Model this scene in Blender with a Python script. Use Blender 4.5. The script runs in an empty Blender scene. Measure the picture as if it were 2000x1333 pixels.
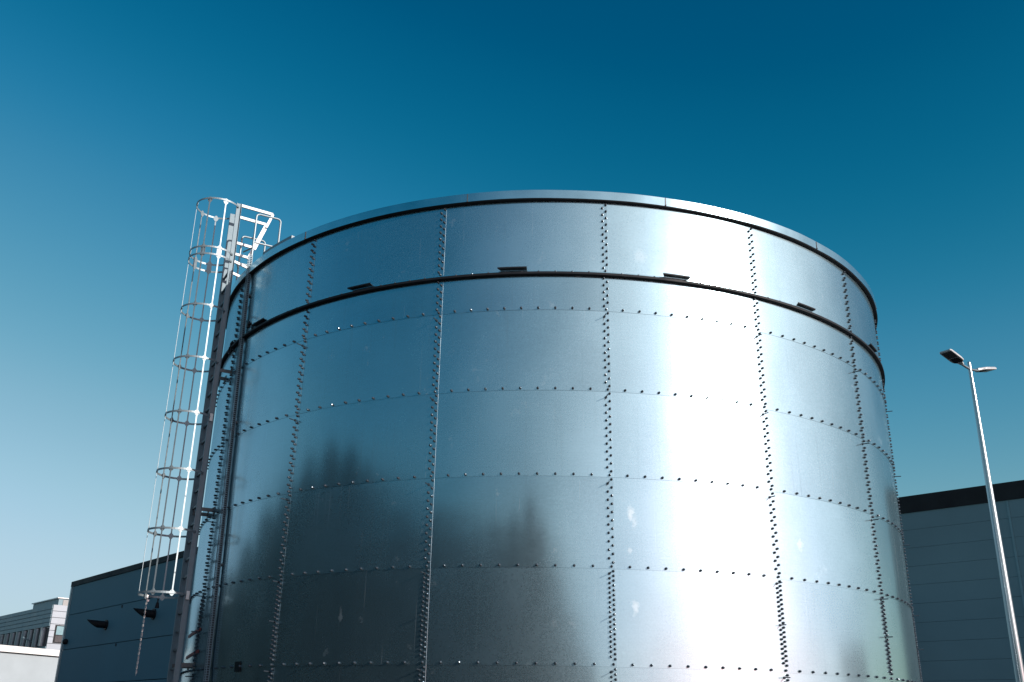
import bpy, bmesh, math, random
from mathutils import Vector, Matrix
random.seed(7)
sc = bpy.context.scene
COL = sc.collection
R_ = math.radians

# ------------------------------------------------------------------ camera
F_PX, PITCH, ROLL, YAW = 1931.98, 0.3753, 0.0170, -0.0383
EYE = 1.6
def cam_axes():
    cp, sp = math.cos(PITCH), math.sin(PITCH); cy, sy = math.cos(YAW), math.sin(YAW)
    f = Vector((sy*cp, cy*cp, sp)); r = Vector((cy, -sy, 0)); u = r.cross(f)
    cr, sr = math.cos(ROLL), math.sin(ROLL)
    return f, r*cr + u*sr, -r*sr + u*cr
FW, RT, UP = cam_axes()
cd = bpy.data.cameras.new('camera'); cam = bpy.data.objects.new('camera', cd); COL.objects.link(cam)
cd.sensor_width = 36; cd.lens = 36*F_PX/2000; cd.clip_end = 3000; cd.clip_start = 0.1
m = Matrix((RT, UP, -FW)).transposed().to_4x4(); m.translation = Vector((0, 0, EYE)); cam.matrix_world = m
sc.camera = cam

# ------------------------------------------------------------------ light
SUN_AZ, SUN_EL = 125.2, 20.0
sv = Vector((math.sin(R_(SUN_AZ))*math.cos(R_(SUN_EL)), math.cos(R_(SUN_AZ))*math.cos(R_(SUN_EL)), math.sin(R_(SUN_EL))))
sl = bpy.data.lights.new('sun', 'SUN'); sl.energy = 5.0; sl.angle = R_(0.5); sl.color = (1.0, 0.915, 0.84)
so = bpy.data.objects.new('sun', sl); COL.objects.link(so)
so.rotation_euler = sv.to_track_quat('Z', 'Y').to_euler(); so.location = (0, 0, 40)
w = bpy.data.worlds.new('World'); sc.world = w; w.use_nodes = True
nt = w.node_tree; bg = nt.nodes['Background']
sk = nt.nodes.new('ShaderNodeTexSky'); sk.sky_type = 'NISHITA'; sk.sun_disc = False
sk.sun_elevation = R_(SUN_EL); sk.sun_rotation = R_(SUN_AZ)
s1 = nt.nodes.new('ShaderNodeVectorMath'); s1.operation = 'SCALE'; s1.inputs[3].default_value = 0.1
s2 = nt.nodes.new('ShaderNodeVectorMath'); s2.operation = 'SCALE'; s2.inputs[3].default_value = 10
rc = nt.nodes.new('ShaderNodeRGBCurve')
def curve(ix, pts):
    c = rc.mapping.curves[ix]
    while len(c.points) > 2: c.points.remove(c.points[1])
    c.points[0].location = pts[0]; c.points[1].location = pts[-1]
    for p in pts[1:-1]: c.points.new(*p)
curve(0, [(0.0, 0.0), (.088, .0005), (.11, .008), (.139, .044), (.193, .13), (.25, .24), (.345, .376), (.43, .455), (.511, .49), (.7, .50), (1, .66)])
curve(1, [(0, .02), (.13, .086), (.144, .110), (.172, .160), (.22, .245), (.30, .365), (.384, .475), (.503, .60), (.6585, .665), (.8, .66), (1, .70)])
curve(2, [(0, .04), (.2185, .200), (.238, .235), (.277, .305), (.32, .385), (.37, .445), (.458, .53), (.5446, .625), (.60, .70), (.65, .76), (1, .93)])
rc.mapping.update()
L = nt.links.new
L(sk.outputs[0], s1.inputs[0]); L(s1.outputs[0], rc.inputs[1]); L(rc.outputs[0], s2.inputs[0]); 
# hazy aureole of the low sun (behind the camera to the right)
tcw = nt.nodes.new('ShaderNodeTexCoord'); dt = nt.nodes.new('ShaderNodeVectorMath'); dt.operation = 'DOT_PRODUCT'; dt.inputs[1].default_value = sv
L(tcw.outputs['Generated'], dt.inputs[0])
mxw = nt.nodes.new('ShaderNodeMapRange'); L(dt.outputs['Value'], mxw.inputs[0]); mxw.inputs[1].default_value = .18
pw = nt.nodes.new('ShaderNodeMath'); pw.operation = 'POWER'; L(mxw.outputs[0], pw.inputs[0]); pw.inputs[1].default_value = 1.15
au = nt.nodes.new('ShaderNodeVectorMath'); au.operation = 'SCALE'; au.inputs[0].default_value = (3.9, 3.1, 2.7); L(pw.outputs[0], au.inputs[3])
ad = nt.nodes.new('ShaderNodeVectorMath'); ad.operation = 'ADD'; L(s2.outputs[0], ad.inputs[0]); L(au.outputs[0], ad.inputs[1])
L(ad.outputs[0], bg.inputs[0])
bg.inputs[1].default_value = 0.1
sc.view_settings.view_transform = 'Standard'; sc.view_settings.look = 'None'
sc.view_settings.exposure = 0; sc.view_settings.gamma = 1

# ------------------------------------------------------------------ materials
def mat(name, col, rough=.5, metal=0., var=0., scale=6., aniso=0., bump=0., bscale=80., stretch=(1, 1, 1), coat=0., spec=.5):
    mt = bpy.data.materials.new(name); mt.use_nodes = True
    t = mt.node_tree; p = t.nodes['Principled BSDF']
    p.inputs['Base Color'].default_value = (*col, 1); p.inputs['Roughness'].default_value = rough
    p.inputs['Metallic'].default_value = metal; p.inputs['Coat Weight'].default_value = coat; p.inputs['Specular IOR Level'].default_value = spec
    tc = t.nodes.new('ShaderNodeTexCoord'); mp = t.nodes.new('ShaderNodeMapping'); mp.inputs['Scale'].default_value = stretch
    t.links.new(tc.outputs['Object'], mp.inputs[0])
    if var > 0:
        n = t.nodes.new('ShaderNodeTexNoise'); n.inputs['Scale'].default_value = scale; n.inputs['Detail'].default_value = 6
        t.links.new(mp.outputs[0], n.inputs['Vector'])
        r = t.nodes.new('ShaderNodeMapRange'); r.inputs[3].default_value = 1-var; r.inputs[4].default_value = 1+var
        r.inputs[1].default_value = .3; r.inputs[2].default_value = .7
        t.links.new(n.outputs[0], r.inputs[0])
        mx = t.nodes.new('ShaderNodeVectorMath'); mx.operation = 'SCALE'; mx.inputs[0].default_value = col
        t.links.new(r.outputs[0], mx.inputs[3]); t.links.new(mx.outputs[0], p.inputs['Base Color'])
        r2 = t.nodes.new('ShaderNodeMapRange'); r2.inputs[1].default_value = .3; r2.inputs[2].default_value = .7
        r2.inputs[3].default_value = max(.02, rough*(1-var)); r2.inputs[4].default_value = min(1, rough*(1+var))
        t.links.new(n.outputs[0], r2.inputs[0]); t.links.new(r2.outputs[0], p.inputs['Roughness'])
    if bump > 0:
        n = t.nodes.new('ShaderNodeTexNoise'); n.inputs['Scale'].default_value = bscale; n.inputs['Detail'].default_value = 4
        t.links.new(mp.outputs[0], n.inputs['Vector'])
        b = t.nodes.new('ShaderNodeBump'); b.inputs['Strength'].default_value = bump; b.inputs['Distance'].default_value = .01
        t.links.new(n.outputs[0], b.inputs['Height']); t.links.new(b.outputs[0], p.inputs['Normal'])
    return mt

def tank_mat():
    """Galvanised sheet: brushed round the tank, spangle, drip streaks, scuffs, cement spatter.  UV = metres."""
    mt = bpy.data.materials.new('galvanised_sheet'); mt.use_nodes = True
    t = mt.node_tree; N = t.nodes; K = t.links.new
    for n in list(N): N.remove(n)
    out = N.new('ShaderNodeOutputMaterial')
    uv = N.new('ShaderNodeUVMap'); uv.uv_map = 'metres'
    at = N.new('ShaderNodeAttribute'); at.attribute_name = 'sheet'
    def noise(scale, st, detail=4, rough=.5, dim='3D'):
        mp = N.new('ShaderNodeMapping'); mp.inputs['Scale'].default_value = st; K(uv.outputs[0], mp.inputs[0])
        cb = N.new('ShaderNodeVectorMath'); cb.operation = 'ADD'; K(mp.outputs[0], cb.inputs[0])
        sp = N.new('ShaderNodeVectorMath'); sp.operation = 'SCALE'; sp.inputs[0].default_value = (0, 0, 1)
        K(at.outputs['Fac'], sp.inputs[3]); sp2 = N.new('ShaderNodeVectorMath'); sp2.operation = 'SCALE'; sp2.inputs[3].default_value = 37.
        K(sp.outputs[0], sp2.inputs[0]); K(sp2.outputs[0], cb.inputs[1])
        n = N.new('ShaderNodeTexNoise'); n.inputs['Scale'].default_value = scale; n.inputs['Detail'].default_value = detail
        n.inputs['Roughness'].default_value = rough
        K(cb.outputs[0], n.inputs['Vector']); return n.outputs[0]
    def rng(s, a, b, c, d):
        r = N.new('ShaderNodeMapRange'); r.inputs[1].default_value = a; r.inputs[2].default_value = b
        r.inputs[3].default_value = c; r.inputs[4].default_value = d; K(s, r.inputs[0]); return r.outputs[0]
    def math_(op, a, b):
        q = N.new('ShaderNodeMath'); q.operation = op
        for i, v in enumerate((a, b)):
            if isinstance(v, (int, float)): q.inputs[i].default_value = v
            else: K(v, q.inputs[i])
        return q.outputs[0]
    grain = noise(1, (4, 220, 1), 3)                 # rolling grain, long round the tank
    spang = noise(45, (1, 1, 1), 2)                  # zinc spangle
    cloud = noise(.9, (1, .6, 1), 3)
    drip = noise(1, (26, .5, 1), 4, .6)              # rain streaks
    drip = rng(drip, .58, .78, 0, 1)
    scuff = noise(3.2, (1, .8, 1), 5, .65); scuff = rng(scuff, .64, .76, 0, 1)
    run = noise(1, (34, .35, 1), 3, .5); run = math_('MULTIPLY', rng(run, .66, .76, 0, 1), rng(cloud0 := noise(1.7, (1, .5, 1), 2), .5, .62, 0, 1))
    # cement spatter: small dots, thicker low on the wall
    vo = N.new('ShaderNodeTexVoronoi'); vo.feature = 'F1'; vo.inputs['Scale'].default_value = 9; vo.inputs['Randomness'].default_value = 1
    mpv = N.new('ShaderNodeMapping'); mpv.inputs['Scale'].default_value = (1.3, 1, 1); K(uv.outputs[0], mpv.inputs[0]); K(mpv.outputs[0], vo.inputs['Vector'])
    spx = N.new('ShaderNodeSeparateXYZ'); K(uv.outputs[0], spx.inputs[0])
    low = rng(spx.outputs[1], 3.6, 1.9, 0, 1)
    sep = N.new('ShaderNodeSeparateColor'); K(vo.outputs['Color'], sep.inputs[0])
    size = math_('MULTIPLY', math_('MULTIPLY', sep.outputs[0], sep.outputs[0]), math_('ADD', math_('MULTIPLY', low, .085), .028))
    some = math_('GREATER_THAN', math_('ADD', sep.outputs[1], math_('MULTIPLY', low, .28)), .93)
    dots = math_('MULTIPLY', math_('LESS_THAN', vo.outputs['Distance'], size), some)
    # base tint per sheet
    tint = rng(at.outputs['Fac'], 0, 1, .87, 1.0)
    c1 = N.new('ShaderNodeVectorMath'); c1.operation = 'SCALE'; c1.inputs[0].default_value = (.43, .585, .655)
    K(math_('MULTIPLY', tint, math_('MULTIPLY', math_('MULTIPLY', rng(cloud, .3, .7, .92, 1.06), rng(drip, 0, 1, 1, .93)), math_('MULTIPLY', rng(grain, .3, .7, .96, 1.04), rng(spang, .3, .7, .95, 1.05)))), c1.inputs[3])
    rb = math_('ADD', rng(spang, .3, .7, -.012, .012), math_('ADD', rng(cloud, .3, .7, -.02, .02), rng(at.outputs['Fac'], 0, 1, -.015, .02)))
    tan = N.new('ShaderNodeTangent'); tan.direction_type = 'RADIAL'; tan.axis = 'Z'
    bp = N.new('ShaderNodeBump'); bp.inputs['Strength'].default_value = .02; bp.inputs['Distance'].default_value = .003
    K(grain, bp.inputs['Height'])
    big = noise(1.3, (.7, 1, 1), 1)
    bp2 = N.new('ShaderNodeBump'); bp2.inputs['Strength'].default_value = .35; bp2.inputs['Distance'].default_value = .010
    K(big, bp2.inputs['Height']); K(bp.outputs[0], bp2.inputs['Normal'])
    def gloss(r0, an, dist='GGX'):
        g = N.new('ShaderNodeBsdfAnisotropic'); g.distribution = dist
        K(c1.outputs[0], g.inputs['Color']); K(math_('ADD', rb, r0), g.inputs['Roughness'])
        g.inputs['Anisotropy'].default_value = an; g.inputs['Rotation'].default_value = ANROT
        K(tan.outputs[0], g.inputs['Tangent']); K(bp2.outputs[0], g.inputs['Normal']); return g.outputs[0]
    mx = N.new('ShaderNodeMixShader'); mx.inputs[0].default_value = .18
    mx0 = N.new('ShaderNodeMixShader'); mx0.inputs[0].default_value = .20
    K(gloss(R_SHARP, .04), mx0.inputs[1]); K(gloss(.27, 0), mx0.inputs[2]); K(mx0.outputs[0], mx.inputs[1]); K(gloss(R_WIDE, 0, 'BECKMANN'), mx.inputs[2])
    # dull oxide film over the metal
    df = N.new('ShaderNodeBsdfDiffuse'); df.inputs[0].default_value = (.22, .34, .38, 1); K(bp2.outputs[0], df.inputs['Normal'])
    m2 = N.new('ShaderNodeMixShader'); K(mx.outputs[0], m2.inputs[1]); K(df.outputs[0], m2.inputs[2])
    fac = math_('ADD', math_('MULTIPLY', drip, .05), math_('ADD', math_('MULTIPLY', scuff, .02), .06)); K(fac, m2.inputs[0])
    # dried splashes left on a few sheets
    spots = None
    wob = N.new('ShaderNodeTexNoise'); wob.inputs['Scale'].default_value = 9; wob.inputs['Detail'].default_value = 3; K(uv.outputs[0], wob.inputs['Vector'])
    wv = N.new('ShaderNodeVectorMath'); wv.operation = 'SCALE'; wv.inputs[3].default_value = .14; K(wob.outputs['Color'], wv.inputs[0])
    pw_ = N.new('ShaderNodeVectorMath'); pw_.operation = 'ADD'; K(uv.outputs[0], pw_.inputs[0]); K(wv.outputs[0], pw_.inputs[1])
    for su, sz_, rx, rz, st in ((51.105, 4.285, .05, .11, .55), (51.15, 4.17, .05, .10, .3), (51.136, 3.083, .05, .10, .5), (53.72, 4.06, .05, .10, .35), (51.08, 3.80, .04, .05, .35), (51.36, 8.06, .10, .12, .18), (50.45, 7.72, .06, .05, .2), (47.17, 3.0, .03, .09, .10)):
        sb = N.new('ShaderNodeVectorMath'); sb.operation = 'SUBTRACT'; K(pw_.outputs[0], sb.inputs[0]); sb.inputs[1].default_value = (su+.07, sz_+.07, .07)
        ml = N.new('ShaderNodeVectorMath'); ml.operation = 'MULTIPLY'; K(sb.outputs[0], ml.inputs[0]); ml.inputs[1].default_value = (1/rx, 1/rz, 0)
        lg = N.new('ShaderNodeVectorMath'); lg.operation = 'LENGTH'; K(ml.outputs[0], lg.inputs[0])
        sp1 = rng(lg.outputs['Value'], .4, 1.15, st, 0); spots = sp1 if spots is None else math_('MAXIMUM', spots, sp1)
    d2 = N.new('ShaderNodeBsdfDiffuse'); d2.inputs[0].default_value = (.72, .82, .88, 1)
    m3 = N.new('ShaderNodeMixShader'); K(m2.outputs[0], m3.inputs[1]); K(d2.outputs[0], m3.inputs[2]); K(math_('MAXIMUM', math_('MAXIMUM', spots, math_('MULTIPLY', dots, .55)), math_('MAXIMUM', math_('MULTIPLY', scuff, .10), math_('MULTIPLY', run, .13))), m3.inputs[0])
    K(m3.outputs[0], out.inputs[0])
    return mt
ANROT, R_SHARP, R_WIDE = 0.0, .155, .56

M = dict(
    sheet=tank_mat(),
    trim=mat('folded_trim', (.42, .58, .64), .22, 1, .08, 3, bump=.04, bscale=5),
    under=mat('underside_shade', (.010, .012, .016), .6, 0, .2, 5, spec=.25),  # near-black colour paints in the shade on soffit, flange and plate undersides
    bolt=mat('bolt_cap', (.075, .095, .115), .22, .5, .1, 60),
    steel=mat('galvanised_steel', (.27, .325, .35), .5, .55, .10, 18, bump=.05),
    rail=mat('galvanised_rail', (.15, .22, .26), .5, .1, .12, 9, bump=.05),
    frame=mat('galvanised_frame', (.55, .56, .56), .5, .35, .1, 9),
    rung=mat('rung_steel', (.12, .125, .13), .5, .6, .1, 20),
    cable=mat('black_cable', (.015, .015, .017), .45, 0, .2, 30),
    chain=mat('chain_zinc', (.62, .62, .60), .35, .8, .1, 40),
    red=mat('red_strap', (.32, .035, .03), .6, 0, .2, 30),
    dark=mat('dark_plastic', (.009, .010, .013), .55, 0, .2, 20, spec=.2),
    asphalt=mat('asphalt', (.026, .031, .037), .85, 0, .25, 1.5, bump=.4, bscale=60),
    panel=mat('sandwich_panel', (.235, .25, .265), .5, .0, .05, .35, coat=.0),
    panel_dark=mat('anthracite_panel', (.115, .215, .265), .8, 0, .06, .3, spec=.12),
    panel_r=mat('slate_blue_panel', (.15, .235, .27), .6, 0, .06, .3, spec=.3),
    joint=mat('joint_gap', (.03, .033, .037), .8, 0, .1, 3),
    band=mat('black_parapet', (.004, .003, .006), .75, 0, .2, .5),
    cap=mat('dark_capping', (.006, .018, .027), .7, 0, .1, 1, spec=.15),
    corner=mat('corner_trim', (.17, .26, .30), .4, .3, .1, 2),
    clad=mat('cladding_tile', (.14, .24, .29), .5, 0, .08, .8),  # tower tile darkened, putting this face's shade into the colour
    tower=mat('tower_tile', (.33, .37, .42), .5, 0, .08, .8),
    pane=mat('cyan_pane', (.16, .30, .34), .25, 0, .1, 2),  # plain cyan base colour of the upper tower pane
    clad_gap=mat('cladding_gap', (.12, .13, .14), .7, 0, .1, 2),
    white=mat('white_render', (.37, .42, .45), .8, 0, .05, .6, bump=.15, bscale=30),
    coping=mat('white_coping', (.78, .78, .77), .5, .0, .05, 2),
    pillar=mat('pilaster_metal', (.22, .25, .28), .4, .4, .15, 2),
    glass=mat('window_glass', (.02, .03, .035), .08, 0, .1, .4),
    louvre=mat('louvre_grey', (.30, .30, .30), .6, 0, .1, 2),
    pole=mat('lamp_pole_zinc', (.40, .44, .46), .30, .85, .12, 4, stretch=(1, 1, .1)),
    lamp=mat('lamp_housing', (.50, .51, .52), .45, .3, .06, 6),
    lens=mat('lamp_lens', (.03, .035, .04), .25, 0, .1, 8),
    bark=mat('bark', (.07, .055, .04), .9, 0, .3, 6, bump=.5, bscale=20),
    leaf=mat('leaves', (.014, .028, .028), .7, 0, .35, 1.2),
    roof=mat('roof_sheet', (.3, .31, .32), .5, .5, .1, 2),
)

# ------------------------------------------------------------------ mesh helpers
def link(name, bm, mt, parent=None, smooth=False, loc=None):
    me = bpy.data.meshes.new(name)
    bmesh.ops.recalc_face_normals(bm, faces=bm.faces)
    bm.to_mesh(me); bm.free(); me.materials.append(mt)
    if smooth:
        me.polygons.foreach_set('use_smooth', [True]*len(me.polygons))
        me.set_sharp_from_angle(angle=R_(35))
    o = bpy.data.objects.new(name, me); COL.objects.link(o)
    if loc: o.location = loc
    if parent: o.parent = parent
    return o
def tag(o, label=None, cat=None, group=None, kind=None):
    for k, v in (('label', label), ('category', cat), ('group', group), ('kind', kind)):
        if v: o[k] = v
    return o
def thing(name, label, cat, loc=(0, 0, 0), rz=0, group=None):
    o = bpy.data.objects.new(name, None); COL.objects.link(o); o.location = loc; o.rotation_euler = (0, 0, rz)
    o.empty_display_size = .3
    return tag(o, label, cat, group)
def box(bm, o, ax, ay, az):
    """box from corner-centre o with full edge vectors ax, ay, az (centred)."""
    o, ax, ay, az = Vector(o), Vector(ax)/2, Vector(ay)/2, Vector(az)/2
    v = [bm.verts.new(o + ax*i + ay*j + az*k) for i in (-1, 1) for j in (-1, 1) for k in (-1, 1)]
    for f in ((0, 1, 3, 2), (4, 6, 7, 5), (0, 4, 5, 1), (2, 3, 7, 6), (0, 2, 6, 4), (1, 5, 7, 3)): bm.faces.new([v[i] for i in f])
def tube(bm, pts, r, n=8, closed=False, r2=None):
    pts = [Vector(p) for p in pts]; rings = []
    N = len(pts); up = None
    for i, p in enumerate(pts):
        if closed: d = (pts[(i+1) % N]-pts[i-1])
        else: d = pts[min(i+1, N-1)]-pts[max(i-1, 0)]
        d.normalize()
        a = up if up is not None else (Vector((0, 0, 1)) if abs(d.z) < .9 else Vector((1, 0, 0)))
        x = (a - d*a.dot(d)).normalized(); y = d.cross(x); up = x
        rr = r if r2 is None else r + (r2-r)*i/(N-1)
        rings.append([bm.verts.new(p + x*math.cos(2*math.pi*k/n)*rr + y*math.sin(2*math.pi*k/n)*rr) for k in range(n)])
    for i in range(N if closed else N-1):
        A, B = rings[i], rings[(i+1) % N]
        for k in range(n): bm.faces.new((A[k], A[(k+1) % n], B[(k+1) % n], B[k]))
    if not closed:
        bm.faces.new(rings[0]); bm.faces.new(rings[-1][::-1])
def strip(bm, loops, closed=False, cap=True):
    """loft list of equal length profile loops."""
    V = [[bm.verts.new(p) for p in lp] for lp in loops]; n = len(V[0])
    for i in range(len(V) if closed else len(V)-1):
        A, B = V[i], V[(i+1) % len(V)]
        for k in range(n): bm.faces.new((A[k], A[(k+1) % n], B[(k+1) % n], B[k]))
    if cap and not closed: bm.faces.new(V[0]); bm.faces.new(V[-1][::-1])

# ------------------------------------------------------------------ ground
bm = bmesh.new()
g = [bm.verts.new(p) for p in ((-900, -900, 0), (900, -900, 0), (900, 900, 0), (-900, 900, 0))]; bm.faces.new(g)
tag(link('ground', bm, M['asphalt']), kind='structure')

# ------------------------------------------------------------------ tank
D, R = 19.3266, 6.4398
TH0, DTH = -0.2376, 0.3751
CEN = Vector((0, D, 0))
ROWS = [8.96, 7.757, 7.157, 5.957, 4.757, 3.557, 2.357, 1.157, 0.0]
def nrm(th): return Vector((math.sin(th), -math.cos(th), 0))
def tng(th): return Vector((math.cos(th), math.sin(th), 0))
def cyl(th, z, dr=0): return nrm(th)*(R+dr) + Vector((0, 0, z))
tank = thing('storage_tank', 'large round bolted galvanised steel tank filling the middle of the picture', 'storage tank', CEN)
# wall: overlapping sheets, each its own curved plate within one mesh
cols = list(range(-9, 9)); bm = bmesh.new()
uvl = bm.loops.layers.uv.new('metres'); shl = bm.faces.layers.float.new('sheet')
t_edge = .005
for ci in cols:
    a0 = TH0 + DTH*ci; a1 = a0 + DTH
    if ci == cols[0]: a0 = a1 - .30
    if ci == cols[-1]: a1 = TH0 + DTH*cols[0] + DTH - .30 + 2*math.pi
    for ri in range(len(ROWS)-1):
        z1, z0 = ROWS[ri], ROWS[ri+1]
        rid = random.random()
        ea = -.09/R; nS = 14; nZ = 3
        grid = []
        bend = random.uniform(-.0065, .0065)
        for j in range(nZ+1):
            fz = j/nZ; z = z0 + (z1+(.06 if ri > 0 else 0)-z0)*fz
            row = []
            for i in range(nS+1):
                fs = i/nS; th = (a0+ea) + (a1-(a0+ea))*fs
                dr = .0025*fs + .0045*(1-fz) + bend*math.sin(math.pi*fs)*math.sin(math.pi*min(1, fz))
                row.append((th, z, dr))
            grid.append(row)
        V = [[bm.verts.new(cyl(*q)) for q in row] for row in grid]
        def face(vs, uvs):
            f = bm.faces.new(vs); f[shl] = rid; f.smooth = True
            for lp, (th, z, dr) in zip(f.loops, uvs): lp[uvl].uv = (th*R+50, z)
            return f
        for j in range(nZ):
            for i in range(nS):
                face((V[j][i], V[j][i+1], V[j+1][i+1], V[j+1][i]), (grid[j][i], grid[j][i+1], grid[j+1][i+1], grid[j+1][i]))
        # visible edges: right side and bottom
        for j in range(nZ):
            a, b = grid[j][nS], grid[j+1][nS]
            q = [cyl(*a), cyl(a[0]+.0004, a[1], a[2]-.0015), cyl(b[0]+.0002, b[1], b[2]-.0015), cyl(*b)]
            f = face([bm.verts.new(x) for x in q], [a, a, b, b]); f.smooth = False
        for i in range(nS):
            a, b = grid[0][i], grid[0][i+1]
            q = [cyl(*a), cyl(a[0], a[1]+.004, a[2]-.006), cyl(b[0], b[1]+.004, b[2]-.006), cyl(*b)]
            f = face([bm.verts.new(x) for x in q], [a, a, b, b]); f.smooth = False
me = bpy.data.meshes.new('wall'); bm.normal_update()
# make all normals point outward
for f in bm.faces:
    c = f.calc_center_median()
    if f.normal.dot(Vector((c.x, c.y, 0))) < -1e-4: f.normal_flip()
bm.to_mesh(me); bm.free(); me.materials.append(M['sheet'])
wall = bpy.data.objects.new('wall', me); COL.objects.link(wall); wall.parent = tank

# rim: folded fascia made of short straight lengths, soffit angle below
kink = [random.uniform(-.004, .004) for _ in range(83)]; kink[82] = kink[0]
def ring_profile(name, prof, n=82, mt='trim', th_start=0.0, sm=False, parent=tank, kinks=False):
    bm = bmesh.new(); loops = []
    for i in range(n):
        th = th_start + 2*math.pi*i/n
        kk = 0.
        if kinks: q = 82*i/n; k0 = int(q); kk = kink[k0 % 82]*(1-(q-k0)) + kink[(k0+1) % 82]*(q-k0)
        loops.append([cyl(th, z + kk*.4, dr + kk) for dr, z in prof])
    strip(bm, loops, closed=True)
    return link(name, bm, M[mt], parent, smooth=sm)
ring_profile('rim_fascia', [(.066, 8.930), (.071, 8.926), (.073, 9.060), (.060, 9.068), (-.25, 9.075), (-.25, 9.05), (.050, 9.045), (.058, 8.942)], n=246, th_start=R_(-10.6), sm=True, kinks=True)
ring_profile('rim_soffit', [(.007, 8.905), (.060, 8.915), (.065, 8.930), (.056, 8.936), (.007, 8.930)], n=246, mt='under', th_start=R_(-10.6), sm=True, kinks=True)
# vertical joints of the fascia, with a rivet
for k in range(-3, 6):
    th = R_(-10.6 + 26.3*k)
    if abs(th) > 1.35: continue
    bm = bmesh.new()
    box(bm, cyl(th, 8.99, .0735), tng(th)*.014, nrm(th)*.004, (0, 0, .13))
    box(bm, cyl(th, 8.935, .078), tng(th)*.016, nrm(th)*.010, (0, 0, .016))
    link('fascia_joint', bm, M['rung'], tank)
ring_profile('stiffening_ring', [(.007, 7.772), (.012, 7.772), (.012, 7.735), (.056, 7.735), (.058, 7.728), (.007, 7.728)], n=240, sm=True)
ring_profile('ring_flange', [(.007, 7.692), (.056, 7.694), (.064, 7.699), (.064, 7.732), (.060, 7.734), (.056, 7.727), (.007, 7.727)], n=240, mt='under', sm=True)  # its near-black colour carries the shade below the ring
# roof: shallow cone of sheets
bm = bmesh.new(); n = 96
ring0 = [bm.verts.new(cyl(2*math.pi*i/n, 9.06, -.24)) for i in range(n)]
ring1 = [bm.verts.new(nrm(2*math.pi*i/n)*.4 + Vector((0, 0, 10.1))) for i in range(n)]
for i in range(n): bm.faces.new((ring0[i], ring0[(i+1) % n], ring1[(i+1) % n], ring1[i]))
bm.faces.new(ring1)
link('roof', bm, M['roof'], tank)
# base kerb ring
ring_profile('base_kerb', [(.02, 0.002), (.22, 0.002), (.22, .12), (.02, .12)], n=96, mt='white')
# splice plates of the ring: bent plates standing out above it
for thd in (-46.8, -25.6, -4.3, 16.9, 38.2, 59.0):
    th = R_(thd)
    bm = bmesh.new(); hw = .19/R
    
    loops = []
    for i in range(7):
        f = i/6; sh = (.5-f)*2
        lp = []
        for dr, z in [(.014, 7.776), (.082, 7.781), (.084, 7.783), (.085, 7.803), (.081, 7.803), (.079, 7.789), (.014, 7.783)]:
            cut = .10*max(0, (dr-.014)/.09)/R*(1 if f > .5 else 0)
            a = th + hw*2*(f-.5) - (.05/R*((dr-.014)/.09) if f < .5 else 0)
            lp.append(cyl(a, z, dr))
        loops.append(lp)
    strip(bm, loops)
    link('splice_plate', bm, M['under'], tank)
# flashing step on the rim near the ladder
bm = bmesh.new(); loops = []
for i in range(9):
    th = R_(-48.3 + 8.0*i/8)
    loops.append([cyl(th, 9.070, .060), cyl(th, 9.070, -.25), cyl(th, 9.125, -.25), cyl(th, 9.125, .060)])
strip(bm, loops); link('edge_flashing', bm, M['steel'], tank)
# inspection cover low on the wall
bm = bmesh.new(); th = R_(-42.55)
box(bm, cyl(th, 2.382, .012), tng(th)*.145, nrm(th)*.012, (0, 0, .135))
link('cover_plate', bm, M['dark'], tank)

# bolts
def bolt_mesh():
    bm = bmesh.new(); segs = 8
    prof = [(.018, 0), (.018, .004), (.0165, .0045), (.0165, .015), (.0155, .021), (.0125, .0265), (.007, .0305), (.002, .032)]
    rings = [[bm.verts.new((r*math.cos(2*math.pi*k/segs), r*math.sin(2*math.pi*k/segs), z)) for k in range(segs)] for r, z in prof]
    for a, b in zip(rings, rings[1:]):
        for k in range(segs): bm.faces.new((a[k], a[(k+1) % segs], b[(k+1) % segs], b[k]))
    bm.faces.new(rings[-1])
    me = bpy.data.meshes.new('bolt'); bm.to_mesh(me); bm.free(); me.materials.append(M['bolt']); return me
bme = bolt_mesh()
places = []      # (th, z)
pins = []
def seam_bolts(ci):
    a = TH0 + DTH*ci
    for ri in range(len(ROWS)-1):
        z1, z0 = ROWS[ri], ROWS[ri+1]
        if ri == 0: z1 = 8.90
        per = 1.2/20 if ri >= 5 else 1.2/11
        z = z1 - .028; k = 0
        while z > z0 + .055:
            places.append((a - .026/R, z))
            zl = z - per*.52
            if zl > z0 + .065:
                if k == (0 if ri >= 2 else -1) or (ri == 5 and k == 9): pins.append((a - .078/R, zl))
                else: places.append((a - .078/R, zl))
            z -= per; k += 1
        if z0 > .2: places.append((a - .048/R, z0 + .030))
for ci in range(-4, 6): seam_bolts(ci)
for zi in ROWS[1:-1]:
    k0 = int(-4.2*DTH*R/.2416); 
    for ci in range(-5, 5):
        a = TH0 + DTH*ci
        for k in range(1, 10):
            zz = zi + .030
            th = a + (-.048 + .2416*k)/R
            if zi > 7.5: places.append((th, zi - .006))
            else: places.append((th, zz))
def bmat(th, z, dr):
    n_, t_ = nrm(th), tng(th)
    mm = Matrix((t_, Vector((0, 0, 1)), n_)).transposed()       # columns t, z, n
    mm = mm @ Matrix.Rotation(random.uniform(0, 1), 3, 'Z')
    m4 = mm.to_4x4(); m4.translation = cyl(th, z, dr); return m4
def wall_dr(th, z):
    s = ((th-TH0)/DTH) % 1.0
    for z1, z0 in zip(ROWS, ROWS[1:]):
        if z0 <= z <= z1: return .0025*s + .0045*(1-(z-z0)/(z1-z0)) + .0005
    return .003
camloc = Vector((0, -D, EYE))
vis = []
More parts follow.
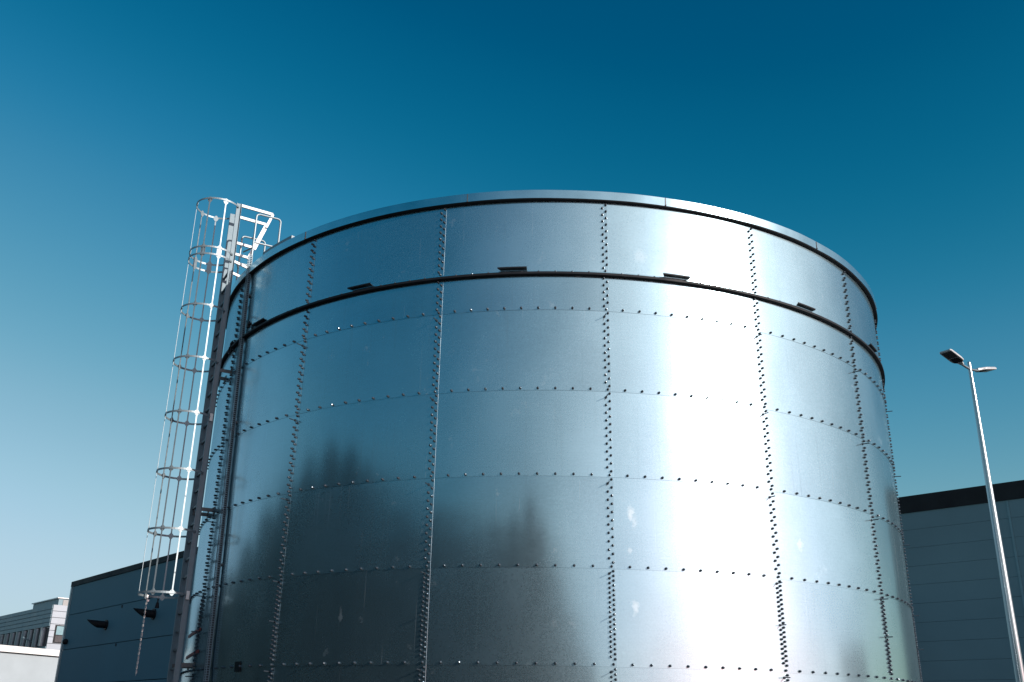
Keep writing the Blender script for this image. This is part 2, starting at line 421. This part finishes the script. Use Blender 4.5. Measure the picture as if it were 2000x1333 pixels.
for th, z in places:
    p = cyl(th, z, .01); d = (p-camloc)
    facing = -(d.normalized().dot(nrm(th)))
    q = d; u = 1000 + F_PX*q.dot(RT)/q.dot(FW); v = 666.5 - F_PX*q.dot(UP)/q.dot(FW)
    inside = 0 < u < 2000 and 0 < v < 1333 and facing > .05
    vis.append((-(1 if inside else 0), d.length, th, z))
vis.sort()
bv = [v.co.copy() for v in bme.vertices]; bf = [tuple(p.vertices) for p in bme.polygons]; AV, AF = [], []
for i, (ins, dist, th, z) in enumerate(vis):
    m4 = bmat(th, z, wall_dr(th, z))
    if i < 100:
        o = bpy.data.objects.new('bolt', bme); COL.objects.link(o); o.parent = tank; o.matrix_local = m4
    else:
        nv = len(AV); AV += [m4 @ c for c in bv]; AF += [tuple(k+nv for k in f) for f in bf]
bm = bmesh.new(); tmp = bpy.data.meshes.new('tmp'); tmp.from_pydata(AV, [], AF); bm.from_mesh(tmp)
bs = link('bolt_rows', bm, M['bolt'], tank); tag(bs, kind='stuff')
for th, z in pins:
    if abs(th) > 1.36 or z < 2: continue
    bm = bmesh.new(); n_ = nrm(th); p0 = cyl(th, z, .002)
    drp = Vector((0, 0, random.uniform(-.004, .004))) + tng(th)*random.uniform(-.006, .006)
    tube(bm, [p0, p0+n_*.115+drp], .008, 8); tube(bm, [p0, p0+n_*.012], .019, 8)
    link('guide_pin', bm, M['bolt'], tank, smooth=True)

# ------------------------------------------------------------------ ladder with cage
TL = R_(-59.0); LT, LN = tng(TL), nrm(TL)
LBASE = CEN + LN*(R+.25)
def lp(u, v, z): return LT*u + LN*v + Vector((0, 0, z))
lad = thing('caged_ladder', 'tall galvanised ladder with round safety cage on the left side of the tank', 'ladder', LBASE)
zs = Vector((0, 0, 1))
for s in (-1, 1):
    bm = bmesh.new()      # channel rail, open towards the outside
    prof = [(0, -.045), (s*.034, -.045), (s*.034, -.041), (s*.004, -.041), (s*.004, .041), (s*.034, .041), (s*.034, .045), (0, .045)]
    strip(bm, [[lp(s*.225+a, b, z) for a, b in prof] for z in (.25, 10.46)])
    link('rail', bm, M['rail'], lad)
    # walk-through frame above the roof
    bm = bmesh.new()
    u0 = s*.225
    A, B, C_ = lp(u0, -.045, 10.43), lp(u0, -.63, 10.41), lp(u0, -.37, 9.62)
    box(bm, (A+B)/2, (A-B), LT*.03, zs*.05)
    dd = (C_-B); box(bm, (B+C_)/2, dd, LT*.03, dd.cross(LT).normalized()*.045)
    A, B = lp(u0, -.045, 9.67), lp(u0, -.37, 9.65); box(bm, (A+B)/2, (A-B), LT*.032, zs*.045)
    A, B = lp(u0, -.045, 9.30), lp(u0, -.35, 9.22); box(bm, (A+B)/2, (A-B), LT*.032, zs*.045)
    link('walkthrough_frame', bm, M['frame'], lad)
    # tubular guard beside the exit
    bm = bmesh.new(); u1 = s*.50; v0, v1, zt, rr = -.28, -.72, 10.2, .06
    pts = [lp(u1, v0, 9.08), lp(u1, v0, 9.6)]
    pts += [lp(u1, v0-rr+rr*math.cos(a), zt-rr+rr*math.sin(a)) for a in [R_(x) for x in (0, 22, 45, 67, 90)]]
    pts += [lp(u1, v1+rr+rr*math.cos(a), zt-rr+rr*math.sin(a)) for a in [R_(x) for x in (90, 113, 135, 158, 180)]]
    pts += [lp(u1, v1, 9.6), lp(u1, v1, 9.1)]
    tube(bm, pts, .0175, 10)
    link('guard_hoop', bm, M['steel'], lad, smooth=True)
    bm = bmesh.new(); tube(bm, [lp(u1, v0, 9.63), lp(u1, v1, 9.63)], .0165, 10); tube(bm, [lp(u1, v0, 9.52), lp(s*.24, v0+.10, 9.52)], .014, 8)
    link('knee_bar', bm, M['steel'], lad, smooth=True)
z = .45
while z < 9.2:
    bm = bmesh.new(); box(bm, lp(0, 0, z), LT*.444, LN*.032, zs*.032); link('rung', bm, M['rung'], lad); z += .28
HOOPS = [10.38, 9.42, 9.28, 8.32, 7.36, 6.40, 5.44, 4.48, 3.50]
HC, HR = .31, .385
def hp(ang, z, r=HR): return lp(r*math.cos(ang), HC + r*math.sin(ang), z)
a_end = math.asin(-(HC)/HR)
for z in HOOPS:
    bm = bmesh.new(); loops = []
    n = 48
    for i in range(n+1):
        a = a_end + (math.pi-2*a_end)*i/n
        loops.append([hp(a, z-.016, HR), hp(a, z-.016, HR+.006), hp(a, z+.016, HR+.006), hp(a, z+.016, HR)])
    strip(bm, loops); link('cage_hoop', bm, M['steel'], lad, smooth=False)
ANG = [R_(x) for x in (-7, 36, 90, 144, 187)]
for a in ANG:
    bm = bmesh.new(); rd = LT*math.cos(a)+LN*math.sin(a); td = -LT*math.sin(a)+LN*math.cos(a)
    box(bm, hp(a, (10.39+3.48)/2, HR-.004), td*.022, rd*.006, zs*(10.39-3.48))
    link('cage_strip', bm, M['steel'], lad)
    def octo(z0, z1, w=.042, wn=.011, ch=.038):
        bm = bmesh.new()
        pr_ = [(-wn, z0-ch), (wn, z0-ch), (w, z0), (w, z1), (wn, z1+ch), (-wn, z1+ch), (-w, z1), (-w, z0)]
        strip(bm, [[hp(a, zz, r) + td*x for x, zz in pr_] for r in (HR-.014, HR-.009)])
        link('gusset_plate', bm, M['steel'], lad)
    for i, z in enumerate(HOOPS):
        if i == 1: octo(9.26, 9.44)
        elif i == 2: continue
        elif i == 0: octo(10.34, 10.37, ch=.045)
        else: octo(z-.012, z+.012)
# wall brackets
for z in (7.25, 4.86, 2.46):
    for s in (-1, 1):
        bm = bmesh.new()
        box(bm, lp(s*.21, -.135, z), LN*.27, LT*.010, zs*.06); box(bm, lp(s*.21, -.243, z), LN*.008, LT*.09, zs*.11)
        link('wall_bracket', bm, M['rung'], lad)
# bright label clips on the near rail
for z in (6.39, 3.49):
    bm = bmesh.new(); box(bm, lp(.262, 0, z), LT*.004, LN*.05, zs*.13); link('rail_splice', bm, M['coping'], lad)

# small black flood sensor under the bottom hoop
sen = thing('warning_sounder', 'small black cone shaped device hanging under the bottom hoop of the ladder cage', 'device', LBASE + hp(R_(178), 3.36))
bm = bmesh.new(); tube(bm, [(0, 0, .12), (0, 0, .05)], .012, 8); tube(bm, [(0, 0, .055), (0, 0, -.03)], .022, 10, r2=.036)
link('housing', bm, M['dark'], sen, smooth=True)
# chain
CH = LBASE + hp(R_(150), 3.50)
ch = thing('hanging_chain', 'long thin steel chain hanging from the bottom hoop of the ladder cage', 'chain', CH)
bm = bmesh.new(); z = -.03; k = 0; n_links = 34; step = .0345
# lower end solved so that it hangs plumb
while k < n_links:
    ax = (LT if k % 2 else LN); c = Vector((0, 0, z - .012)); pts = []
    for i in range(12):
        a = 2*math.pi*i/12; pts.append(c + ax*math.cos(a)*.009 + zs*(math.sin(a)*.011 + (.012 if math.sin(a) > 0 else -.012)))
    tube(bm, pts, .0040, 6, closed=True); z -= step; k += 1
link('chain_links', bm, M['chain'], ch, smooth=True)
bm = bmesh.new()
tube(bm, [LT*.0+zs*.03, LN*.02+zs*-.01, zs*-.04], .014, 8); box(bm, LT*-.03+zs*-.01, LT*.10, LN*.03, zs*.05); box(bm, LT*-.03+LN*-.02+zs*-.07, LT*.07, LN*.03, zs*.03)
link('shackle', bm, M['chain'], ch)

# ------------------------------------------------------------------ perforated cable tray on the wall
tr = thing('cable_tray', 'vertical perforated metal cable tray running up the tank wall beside the ladder', 'cable tray', CEN)
def trth(z): return R_(-50.05 + (z-2.26)*(-53.2+50.05)/(9.27-2.26))
for side, off in (('outer', .036), ('inner', -.036)):
    bm = bmesh.new(); z = 2.2; dz = .035; 
    def tp(z, s, dr): th = trth(z); return cyl(th + s/R, z, dr)
    z_top = 9.28
    n = int((z_top-z)/dz)
    for dr0, dr1 in ((.030, .042), (.078, .090)):     # edges of the perforated flange
        loops = []
        for zz in (2.2, z_top):
            th = trth(zz); loops.append([tp(zz, off-.002, dr0), tp(zz, off+.002, dr0), tp(zz, off+.002, dr1), tp(zz, off-.002, dr1)])
        strip(bm, loops)
    for i in range(n+1):
        zz = 2.21 + i*dz; th = trth(zz)
        box(bm, tp(zz, off, .060), tng(th)*.003, nrm(th)*.036, (0, 0, .012))
    link('side_flange', bm, M['rail'], tr)
bm = bmesh.new(); loops = []
for zz in (2.2, 9.28): loops.append([tp(zz, -.034, .030), tp(zz, .034, .030), tp(zz, .034, .034), tp(zz, -.034, .034)])
strip(bm, loops); link('back_web', bm, M['rail'], tr)
bm = bmesh.new()
for k, o_ in enumerate((-.016, 0.004, .02)):
    tube(bm, [tp(zz, o_ + .003*math.sin(zz*2+k), .048) for zz in [2.0+.3*i for i in range(24)]], .009, 6)
link('cables', bm, M['cable'], tr, smooth=True)
for zz in (8.5, 6.2, 3.9):
    bm = bmesh.new(); th = trth(zz); box(bm, tp(zz, 0, .014), tng(th)*.10, nrm(th)*.028, (0, 0, .03)); link('standoff', bm, M['rung'], tr)

# ring tightening knots and cable loops either side of the tray
for i, (thd, z) in enumerate(((-57.6, 7.76), (-50.6, 7.86))):
    th = R_(thd); kb = thing('cable_gland_box', ('black cable junction with a drooping loop on the ring left of the cable tray', 'black cable junction on the ring right of the cable tray')[i], 'junction box', CEN + cyl(th, z, .05), group='black cable junctions on the tank ring')
    bm = bmesh.new(); t_, n_ = tng(th), nrm(th)
    box(bm, (0, 0, 0), t_*.07, n_*.05, zs*.075); box(bm, t_*.045+zs*.02, t_*.045, n_*.06, zs*.035); tube(bm, [t_*.02+zs*.03, t_*.03+zs*.07], .012, 8)
    tube(bm, [t_*-.045+zs*-.01, t_*-.02+zs*.045], .014, 8)
    link('box_body', bm, M['dark'], kb)
    if i == 0:
        bm = bmesh.new(); pts = [t_*(.0+.085*math.cos(a)) + n_*.02 + zs*(-.085+.075*math.sin(a)) for a in [R_(130+20*k) for k in range(12)]]
        tube(bm, pts, .011, 8); link('cable_loop', bm, M['cable'], kb, smooth=True)

# red straps and clamp band round the wall foot of the ladder
for z0, z1_, ta, tb in ((2.93, 2.99, -64.0, -56.0), (2.60, 2.66, -63.5, -55.6)):
    bm = bmesh.new(); loops = []
    for i in range(9):
        th = R_(ta + (tb-ta)*i/8); zc = z0 + (z1_-z0)*i/8
        loops.append([cyl(th, zc-.022, .012), cyl(th, zc-.022, .018), cyl(th, zc+.022, .018), cyl(th, zc+.022, .012)])
    strip(bm, loops); o = link('strap', bm, M['red'], None, loc=CEN)
    tag(o, 'upper faded red strap on the tank wall behind the ladder foot' if z0 > 2.8 else 'lower faded red strap on the tank wall behind the ladder foot', 'strap', 'red straps on the tank wall')

# ------------------------------------------------------------------ street lamp
lx = thing('street_lamp', 'tall grey steel lamp post with two flat lamp heads right of the tank', 'street lamp', (12.0, 26.83, 0))
bm = bmesh.new(); tube(bm, [(0, 0, z) for z in (0, 3, 6, 9, 10.95)], .138, 24, r2=.056); tube(bm, [(0, 0, 10.95), (0, 0, 11.55)], .05, 20); tube(bm, [(0, 0, 11.55), (0, 0, 11.58)], .05, 16, r2=.03)
tube(bm, [(0, 0, 0.004), (0, 0, .03)], .25, 16)
link('pole', bm, M['pole'], lx, smooth=True)
AD = Vector((1.75, 1.41, 0)).normalized(); AP = Vector((AD.y, -AD.x, 0))
bm = bmesh.new(); tube(bm, [AD*-.46 + zs*11.42, AD*-.2+zs*11.38, zs*11.36, AD*.2+zs*11.38, AD*.46 + zs*11.42], .034, 12); link('cross_arm', bm, M['pole'], lx, smooth=True)
for s in (-1, 1):
    d = AD*s; tl = R_(13); dx = d*math.cos(tl) + zs*math.sin(tl); dz = zs*math.cos(tl) - d*math.sin(tl)
    o0 = d*.38 + zs*11.43
    def P3(a, b, c): return o0 + dx*a + AP*b + dz*c
    bm = bmesh.new()
    outl = [(0, .05), (.10, .07), (.20, .165), (.30, .18), (.82, .18), (.86, .15), (.86, -.15), (.82, -.18), (.30, -.18), (.20, -.165), (.10, -.07), (0, -.05)]
    def sc_(o, k, c): return [P3(.43+(a-.43)*k, b*k, c) for a, b in o]
    strip(bm, [sc_(outl, .97, -.03), sc_(outl, 1, -.015), sc_(outl, 1, .012), sc_(outl, .9, .042), sc_(outl, .6, .055)])
    hd = link('lamp_head', bm, M['lamp'], lx, smooth=True)
    bm = bmesh.new(); box(bm, P3(.63, 0, -.034), dx*.34, AP*.28, dz*.012); link('light_panel', bm, M['lens'], hd)
    bm = bmesh.new(); box(bm, P3(.30, 0, -.036), dx*.24, AP*.24, dz*.016); link('gear_cover', bm, M['dark'], hd)

# ------------------------------------------------------------------ halls
def P2(az, dist): return Vector((math.sin(R_(az))*dist, math.cos(R_(az))*dist, 0))
def face_hall(name, label, A, B, depth, H, joints, top_band, mt, band_mt, gap=.03, vjoints=(), capz=None):
    """box hall whose visible front runs A->B (ground points), back side away from the camera."""
    A, B = Vector(A), Vector(B); ax = (B-A).normalized(); out = Vector((ax.y, -ax.x, 0))
    if out.dot(-A) < 0: out = -out
    ln = (B-A).length
    h = thing(name, label, 'building', A)
    bm = bmesh.new()
    box(bm, ax*ln/2 - out*(depth/2+.06) + zs*(H-.3)/2, ax*(ln-.12), out*(depth-.12), zs*(H-.3))
    link('core_wall', bm, M['joint'], h)
    bm = bmesh.new(); js = [0.0] + list(joints) + [H-top_band]; vs = [0.0] + list(vjoints) + [ln]
    for a, b in zip(js, js[1:]):
        for c, d in zip(vs, vs[1:]):
            box(bm, ax*(c+d)/2 + zs*(a+b)/2 - out*.05, ax*(d-c-gap), out*.10, zs*(b-a-gap))
    wl = link('wall_panels', bm, M[mt], h)
    bm = bmesh.new()
    box(bm, ax*ln/2 + zs*(H-top_band/2) - out*(.03), ax*(ln+.10), out*.16, zs*top_band)
    box(bm, ax*ln/2 + zs*(H-.05) - out*(depth/2+.115), ax*(ln), out*(depth-.01), zs*.08)
    link('parapet', bm, M[band_mt], h)
    for e, sgn in ((0, -1), (ln, 1)):       # end walls
        bm = bmesh.new()
        for a, b in zip(js, js[1:]): box(bm, ax*(e+sgn*-.01) + zs*(a+b)/2 - out*(depth/2+.03), ax*.10, out*(depth-.02), zs*(b-a-gap))
        link('end_wall', bm, M[mt], h)
    return h, ax, out, ln
# right hall
A = Vector((19.75, 55.4, 0)); B = Vector((24.7, 51.1, 0)); ax = (B-A).normalized()
j0 = 6.33; joints = [j0 + .985*k for k in range(-6, 7)]
right_hall, axr, outr, lnr = face_hall('warehouse', 'grey panelled warehouse with a deep black parapet behind the lamp post', A - ax*22, A + ax*19.5, 40, 14.1, joints, .92, 'panel_r', 'band', gap=.012, vjoints=(22+5.55, 22+17.5))
bm = bmesh.new(); box(bm, axr*(22+5.55) + outr*.012 + zs*6.58, axr*.11, outr*.03, zs*13.1); link('joint_cover', bm, M['corner'], right_hall)
# left hall
a137 = Vector((math.sin(R_(137.18)), math.cos(R_(137.18)), 0))
A = Vector((-28.80, 60.46, 0)); LEN = 34
left_hall, axl, outl_, lnl = face_hall('warehouse', 'smooth dark grey warehouse wing with thin black cap and two spouts, left of the tank', A, A + a137*LEN, 26, 9.6, (1.63, 3.63, 5.62, 7.61), .30, 'panel_dark', 'cap', gap=.035)
bm = bmesh.new(); box(bm, axl*.10 + outl_*.02 + zs*4.66, axl*.22, outl_*.06, zs*9.28); box(bm, axl*.32 + outl_*.01 + zs*4.66, axl*.05, outl_*.03, zs*9.28)
link('corner_trim', bm, M['corner'], left_hall)
def on_left(x, y):
    q = FW + RT*(x-1000)/F_PX - UP*(y-666.5)/F_PX
    o = Vector((0, 0, EYE)); t = (A-o).dot(outl_)/q.dot(outl_); return o + q*t
for (x, y) in ((208, 1221), (301, 1200)):
    p = on_left(x, y) - A
    bm = bmesh.new(); n = 16; r = .19; Ls = .78
    loops = []
    for t_ in (0, 1):
        loop = []
        for k in range(n):
            a = 2*math.pi*k/n; zz = math.sin(a)*r; uu = math.cos(a)*r
            d = -.02 if t_ == 0 else Ls + (.30 if zz > 0 else .30) * (zz/r)
            loop.append(p + axl*uu + zs*zz + outl_*d + zs*(.02*d))
        loops.append(loop)
    strip(bm, loops)
    sp_ = link('rain_spout', bm, M['dark'], left_hall, smooth=True)
    bm = bmesh.new(); tube(bm, [p + outl_*.002, p + outl_*.07], .27, 20); link('spout_flange', bm, M['dark'], sp_)
p = on_left(131.5, 1254) - A
bm = bmesh.new(); bmesh.ops.create_uvsphere(bm, u_segments=16, v_segments=8, radius=.17, matrix=Matrix.Translation(p + outl_*.12)); tube(bm, [p, p+outl_*.1], .12, 12)
link('dome_camera', bm, M['dark'], left_hall, smooth=True)
for (x, y) in ((239, 1185), (227, 1260)):
    p = on_left(x, y) - A; bm = bmesh.new(); box(bm, p + outl_*.02, axl*.08, outl_*.05, zs*.14); link('panel_clip', bm, M['joint'], left_hall)

# far office block
hh = 12.8
def far(x, y, h=hh):
    q = FW + RT*(x-1000)/F_PX - UP*(y-666.5)/F_PX; t = h/q.z; return Vector((q.x*t, q.y*t, 0))
C0 = far(104.5, 1181); a136 = Vector((math.sin(R_(136)), math.cos(R_(136)), 0)); b46 = Vector((math.sin(R_(46)), math.cos(R_(46)), 0))
of = thing('office_building', 'distant clad office block with a window band and pale stair tower, far left edge', 'building', C0)
Hf = hh+EYE; out_d = -b46; ln = 62.
bm = bmesh.new(); box(bm, -a136*(ln/2+.1) + b46*10.1 + zs*(Hf-.3)/2, a136*(ln-.2), b46*19.8, zs*(Hf-.3)); link('core_wall', bm, M['clad_gap'], of)
bm = bmesh.new(); nrow = 5; rowh = .49
zb = Hf - nrow*rowh
for r in range(nrow):
    zc = Hf - rowh*(r+.5)
    nb = int(ln/2.4)
    for c in range(nb):
        box(bm, -a136*(2.4*(c+.5)) + zs*zc + out_d*.0, a136*(2.4-.05), out_d*.12, zs*(rowh-.06))
link('cladding', bm, M['clad'], of)
# window band with pilasters
wt = zb - .05; wb = wt - 2.1
bm = bmesh.new(); box(bm, -a136*ln/2 + zs*(wt+wb)/2 + b46*.12, a136*ln, b46*.05, zs*(wt-wb)); link('window_band', bm, M['glass'], of)
for k in range(15):
    bm = bmesh.new(); tube(bm, [-a136*(1.6+2.2*k) + zs*(wb+.02) - b46*.05, -a136*(1.6+2.2*k) + zs*(wt-.02) - b46*.05], .36, 12)
    link('pilaster', bm, M['pillar'], of, smooth=True)
bm = bmesh.new(); box(bm, -a136*ln/2 + zs*(wb-.05)/2, a136*ln, out_d*.14, zs*(wb-.06)); link('lower_wall', bm, M['clad'], of)
# light face of the corner tower
bm = bmesh.new(); wz = [(2.6, 11.15)]
Wd = 16.; x0, x1, zt_, zb_ = .60, 2.2, 11.05, 8.9
for r in range(int(Hf/.72)+1):
    z1_ = Hf - .72*r; z0_ = max(0.0, z1_-.72)
    if z1_ - z0_ < .1: continue
    for c0, c1 in ((0, 2.0), (2.0, 4.0), (4.0, 8.0), (8.0, 12.0), (12.0, 16.0)):
        box(bm, b46*(c0+c1)/2 + zs*(z0_+z1_)/2 + a136*.06, b46*(c1-c0-.05), a136*.12, zs*(z1_-z0_-.05))
tw = link('tower_wall', bm, M['tower'], of)
bm = bmesh.new(); box(bm, b46*1.55 + zs*11.15 + a136*.10, b46*1.9, a136*.12, zs*2.0); wf = link('window', bm, M['dark'], of)
bm = bmesh.new(); box(bm, b46*1.60 + zs*11.55 + a136*.19, b46*1.65, a136*.03, zs*.95); link('pane', bm, M['pane'], wf)
bm = bmesh.new(); box(bm, b46*1.60 + zs*10.62 + a136*.18, b46*1.65, a136*.03, zs*.72); link('pane', bm, M['lens'], wf)
# rooftop plant box
bm = bmesh.new(); box(bm, b46*3.0 - a136*6 + zs*(Hf+.45), b46*4.0, a136*9.0, zs*.9); rb_ = link('roof_box', bm, M['clad'], of)
bm = bmesh.new(); box(bm, b46*2.6 - a136*1.46 + zs*(Hf+.45), b46*2.2, a136*.06, zs*.65); link('louvre', bm, M['louvre'], rb_)
bm = bmesh.new(); box(bm, b46*3.0 - a136*6 + zs*(Hf+.95), b46*4.4, a136*9.4, zs*.10); link('coping', bm, M['coping'], rb_)
bm = bmesh.new(); tube(bm, [-a136*5 - b46*.1 + zs*(Hf-3.9), -a136*5 - b46*1.0 + zs*(Hf-3.6), -a136*5 - b46*1.2+zs*(Hf-3.45)], .07, 8); link('wall_light', bm, M['corner'], of)
bm = bmesh.new(); tube(bm, [-a136*26 - b46*.1 + zs*(Hf-3.9), -a136*26 - b46*1.0 + zs*(Hf-4.0), -a136*26 - b46*1.2+zs*(Hf-3.85)], .07, 8); link('wall_light', bm, M['dark'], of)

# low white building in the sun
hw_ = 6.6
def farh(x, y, h):
    q = FW + RT*(x-1000)/F_PX - UP*(y-666.5)/F_PX; t = h/q.z; return Vector((q.x*t, q.y*t, 0))
W1 = farh(118, 1271, hw_); W0 = farh(0, 1260, hw_)
dirw = b46.copy(); W1 = W1
wd = thing('low_building', 'low white rendered building in full sun at the bottom left corner', 'building', W1)
dW = (W0-W1).normalized(); oW = Vector((dW.y, -dW.x, 0)); oW = oW if oW.dot(-W1) > 0 else -oW
Lw = 40; Hw = hw_+EYE
bm = bmesh.new(); box(bm, dW*(Lw/2-3) - oW*5 + zs*(Hw-.62)/2, dW*Lw, oW*10, zs*(Hw-.62)); link('wall', bm, M['white'], wd)
bm = bmesh.new(); box(bm, dW*(Lw/2-3) - oW*4.9 + zs*(Hw-.28), dW*(Lw+.2), oW*10.3, zs*.56); link('coping', bm, M['coping'], wd)
bm = bmesh.new(); box(bm, dW*(Lw/2-3) - oW*4.95 + zs*(Hw-.60), dW*(Lw+.1), oW*10.16, zs*.07); link('shadow_gap', bm, M['joint'], wd)
bm = bmesh.new(); tube(bm, [dW*5.6 + oW*.27 + zs*(Hw-.28), dW*5.6 + oW*.23 + zs*(Hw-.28)], .05, 8); link('vent_hole', bm, M['dark'], wd)

# ------------------------------------------------------------------ surroundings seen only mirrored in the tank
def tree(loc, H, cr, seed, label):
    rnd = random.Random(seed)
    t = thing('conifer_tree', label, 'tree', loc, group='dark trees behind the camera')
    bm = bmesh.new(); tube(bm, [(0, 0, 0), (.1, 0, H*.3), (0, .1, H*.7), (0, 0, H*.95)], .22, 8, r2=.04)
    for k in range(14):
        z = H*(.15+.05*k); a = rnd.uniform(0, 6.3); l = cr*(1-(z/H))*.8; tube(bm, [(0, 0, z), (math.cos(a)*l, math.sin(a)*l, z-.1*l)], .05, 5, r2=.01)
    link('trunk', bm, M['bark'], t)
    bm = bmesh.new()
    V_, F_ = [], []
    for k in range(4200):
        f = rnd.random()**.9; z = H*(.08+.92*f); rad = cr*math.sqrt(max(0, 1-f**2.2))*(.88+.16*math.sin(f*21+rnd.random())); a = rnd.uniform(0, 6.283); rr = rad*(rnd.random()**.4)
        cx, cy = rr*math.cos(a), rr*math.sin(a); s = rnd.uniform(.22, .46)
        d1 = Vector((rnd.gauss(0, 1), rnd.gauss(0, 1), rnd.gauss(0, .5))).normalized(); d2 = d1.cross(Vector((rnd.gauss(0, 1), rnd.gauss(0, 1), rnd.gauss(0, 1)))).normalized()
        nv = len(V_); F_.append((nv, nv+1, nv+2, nv+3))
        for x, y in ((-1, 0), (0, -1), (1, 0), (0, 1)): V_.append((cx+d1.x*s*x+d2.x*s*.6*y, cy+d1.y*s*x+d2.y*s*.6*y, z+d1.z*s*x+d2.z*s*.6*y))
    tmp = bpy.data.meshes.new('tmp'); tmp.from_pydata(V_, [], F_); bm.from_mesh(tmp)
    link('crown', bm, M['leaf'], t)
TREES = [(-48, 36, 7.0, 5.4), (-55, 36, 8.4, 5.6), (-62, 36, 10.2, 5.6), (-70, 36, 11.8, 5.8), (-78, 36, 13.4, 5.8), (-87, 36, 15.0, 5.6), (-96, 36, 15.2, 6.0), (-103, 35, 14.2, 5.0), (-110, 36, 14.0, 6.0), (-118, 36, 13.8, 6.2), (-126, 36, 13.8, 6.2), (-134, 36, 13.8, 6.4),
         (-142, 36, 13.5, 6.4), (-150, 36, 13.2, 6.2), (-158, 36, 13.6, 6.0), (-166, 36, 14.4, 4.6), (-173, 36, 16.2, 3.8), (-178, 36, 14.2, 3.6), (176.5, 36, 11.2, 3.6), (171, 36, 9.0, 3.6), (165.5, 36, 7.0, 3.6)]
for i, (az, ds, H, cr) in enumerate(TREES):
    tree(P2(az, ds), H, cr, i, 'dark dense evergreen tree behind the camera, seen only as a reflection on the tank')
bh = thing('yard_building', 'plain grey hall behind the camera, mirrored as the dark patch on the tank', 'building', P2(-124, 46))
bm = bmesh.new(); bh.rotation_euler = (0, 0, R_(124)); box(bm, (0, 0, 7.3), (80, 0, 0), (0, 12, 0), (0, 0, 14.6)); link('wall', bm, M['cap'], bh)
bm = bmesh.new(); box(bm, (0, 0, 14.75), (80.6, 0, 0), (0, 12.6, 0), (0, 0, .3)); link('roof', bm, M['band'], bh)
lb = thing('side_building', 'long low dark hall outside the left edge, seen only as a reflection on the tank', 'building', P2(-62, 72))
lb.rotation_euler = (0, 0, R_(62))
bm = bmesh.new(); box(bm, (0, 0, 4.5), (62, 0, 0), (0, 14, 0), (0, 0, 9)); link('wall', bm, M['cap'], lb)
bm = bmesh.new(); box(bm, (0, 0, 9.15), (62.6, 0, 0), (0, 14.6, 0), (0, 0, .3)); link('roof', bm, M['band'], lb)
bs_ = thing('side_building', 'small dark block far off to the right, mirrored near the right edge of the tank', 'building', (63.5, 23, 0))
bm = bmesh.new(); box(bm, (0, 0, 3.2), (10, 0, 0), (0, 12, 0), (0, 0, 6.4)); link('wall', bm, M['cap'], bs_)
bm = bmesh.new(); box(bm, (0, 0, 6.5), (10.6, 0, 0), (0, 12.6, 0), (0, 0, .2)); link('roof', bm, M['band'], bs_)
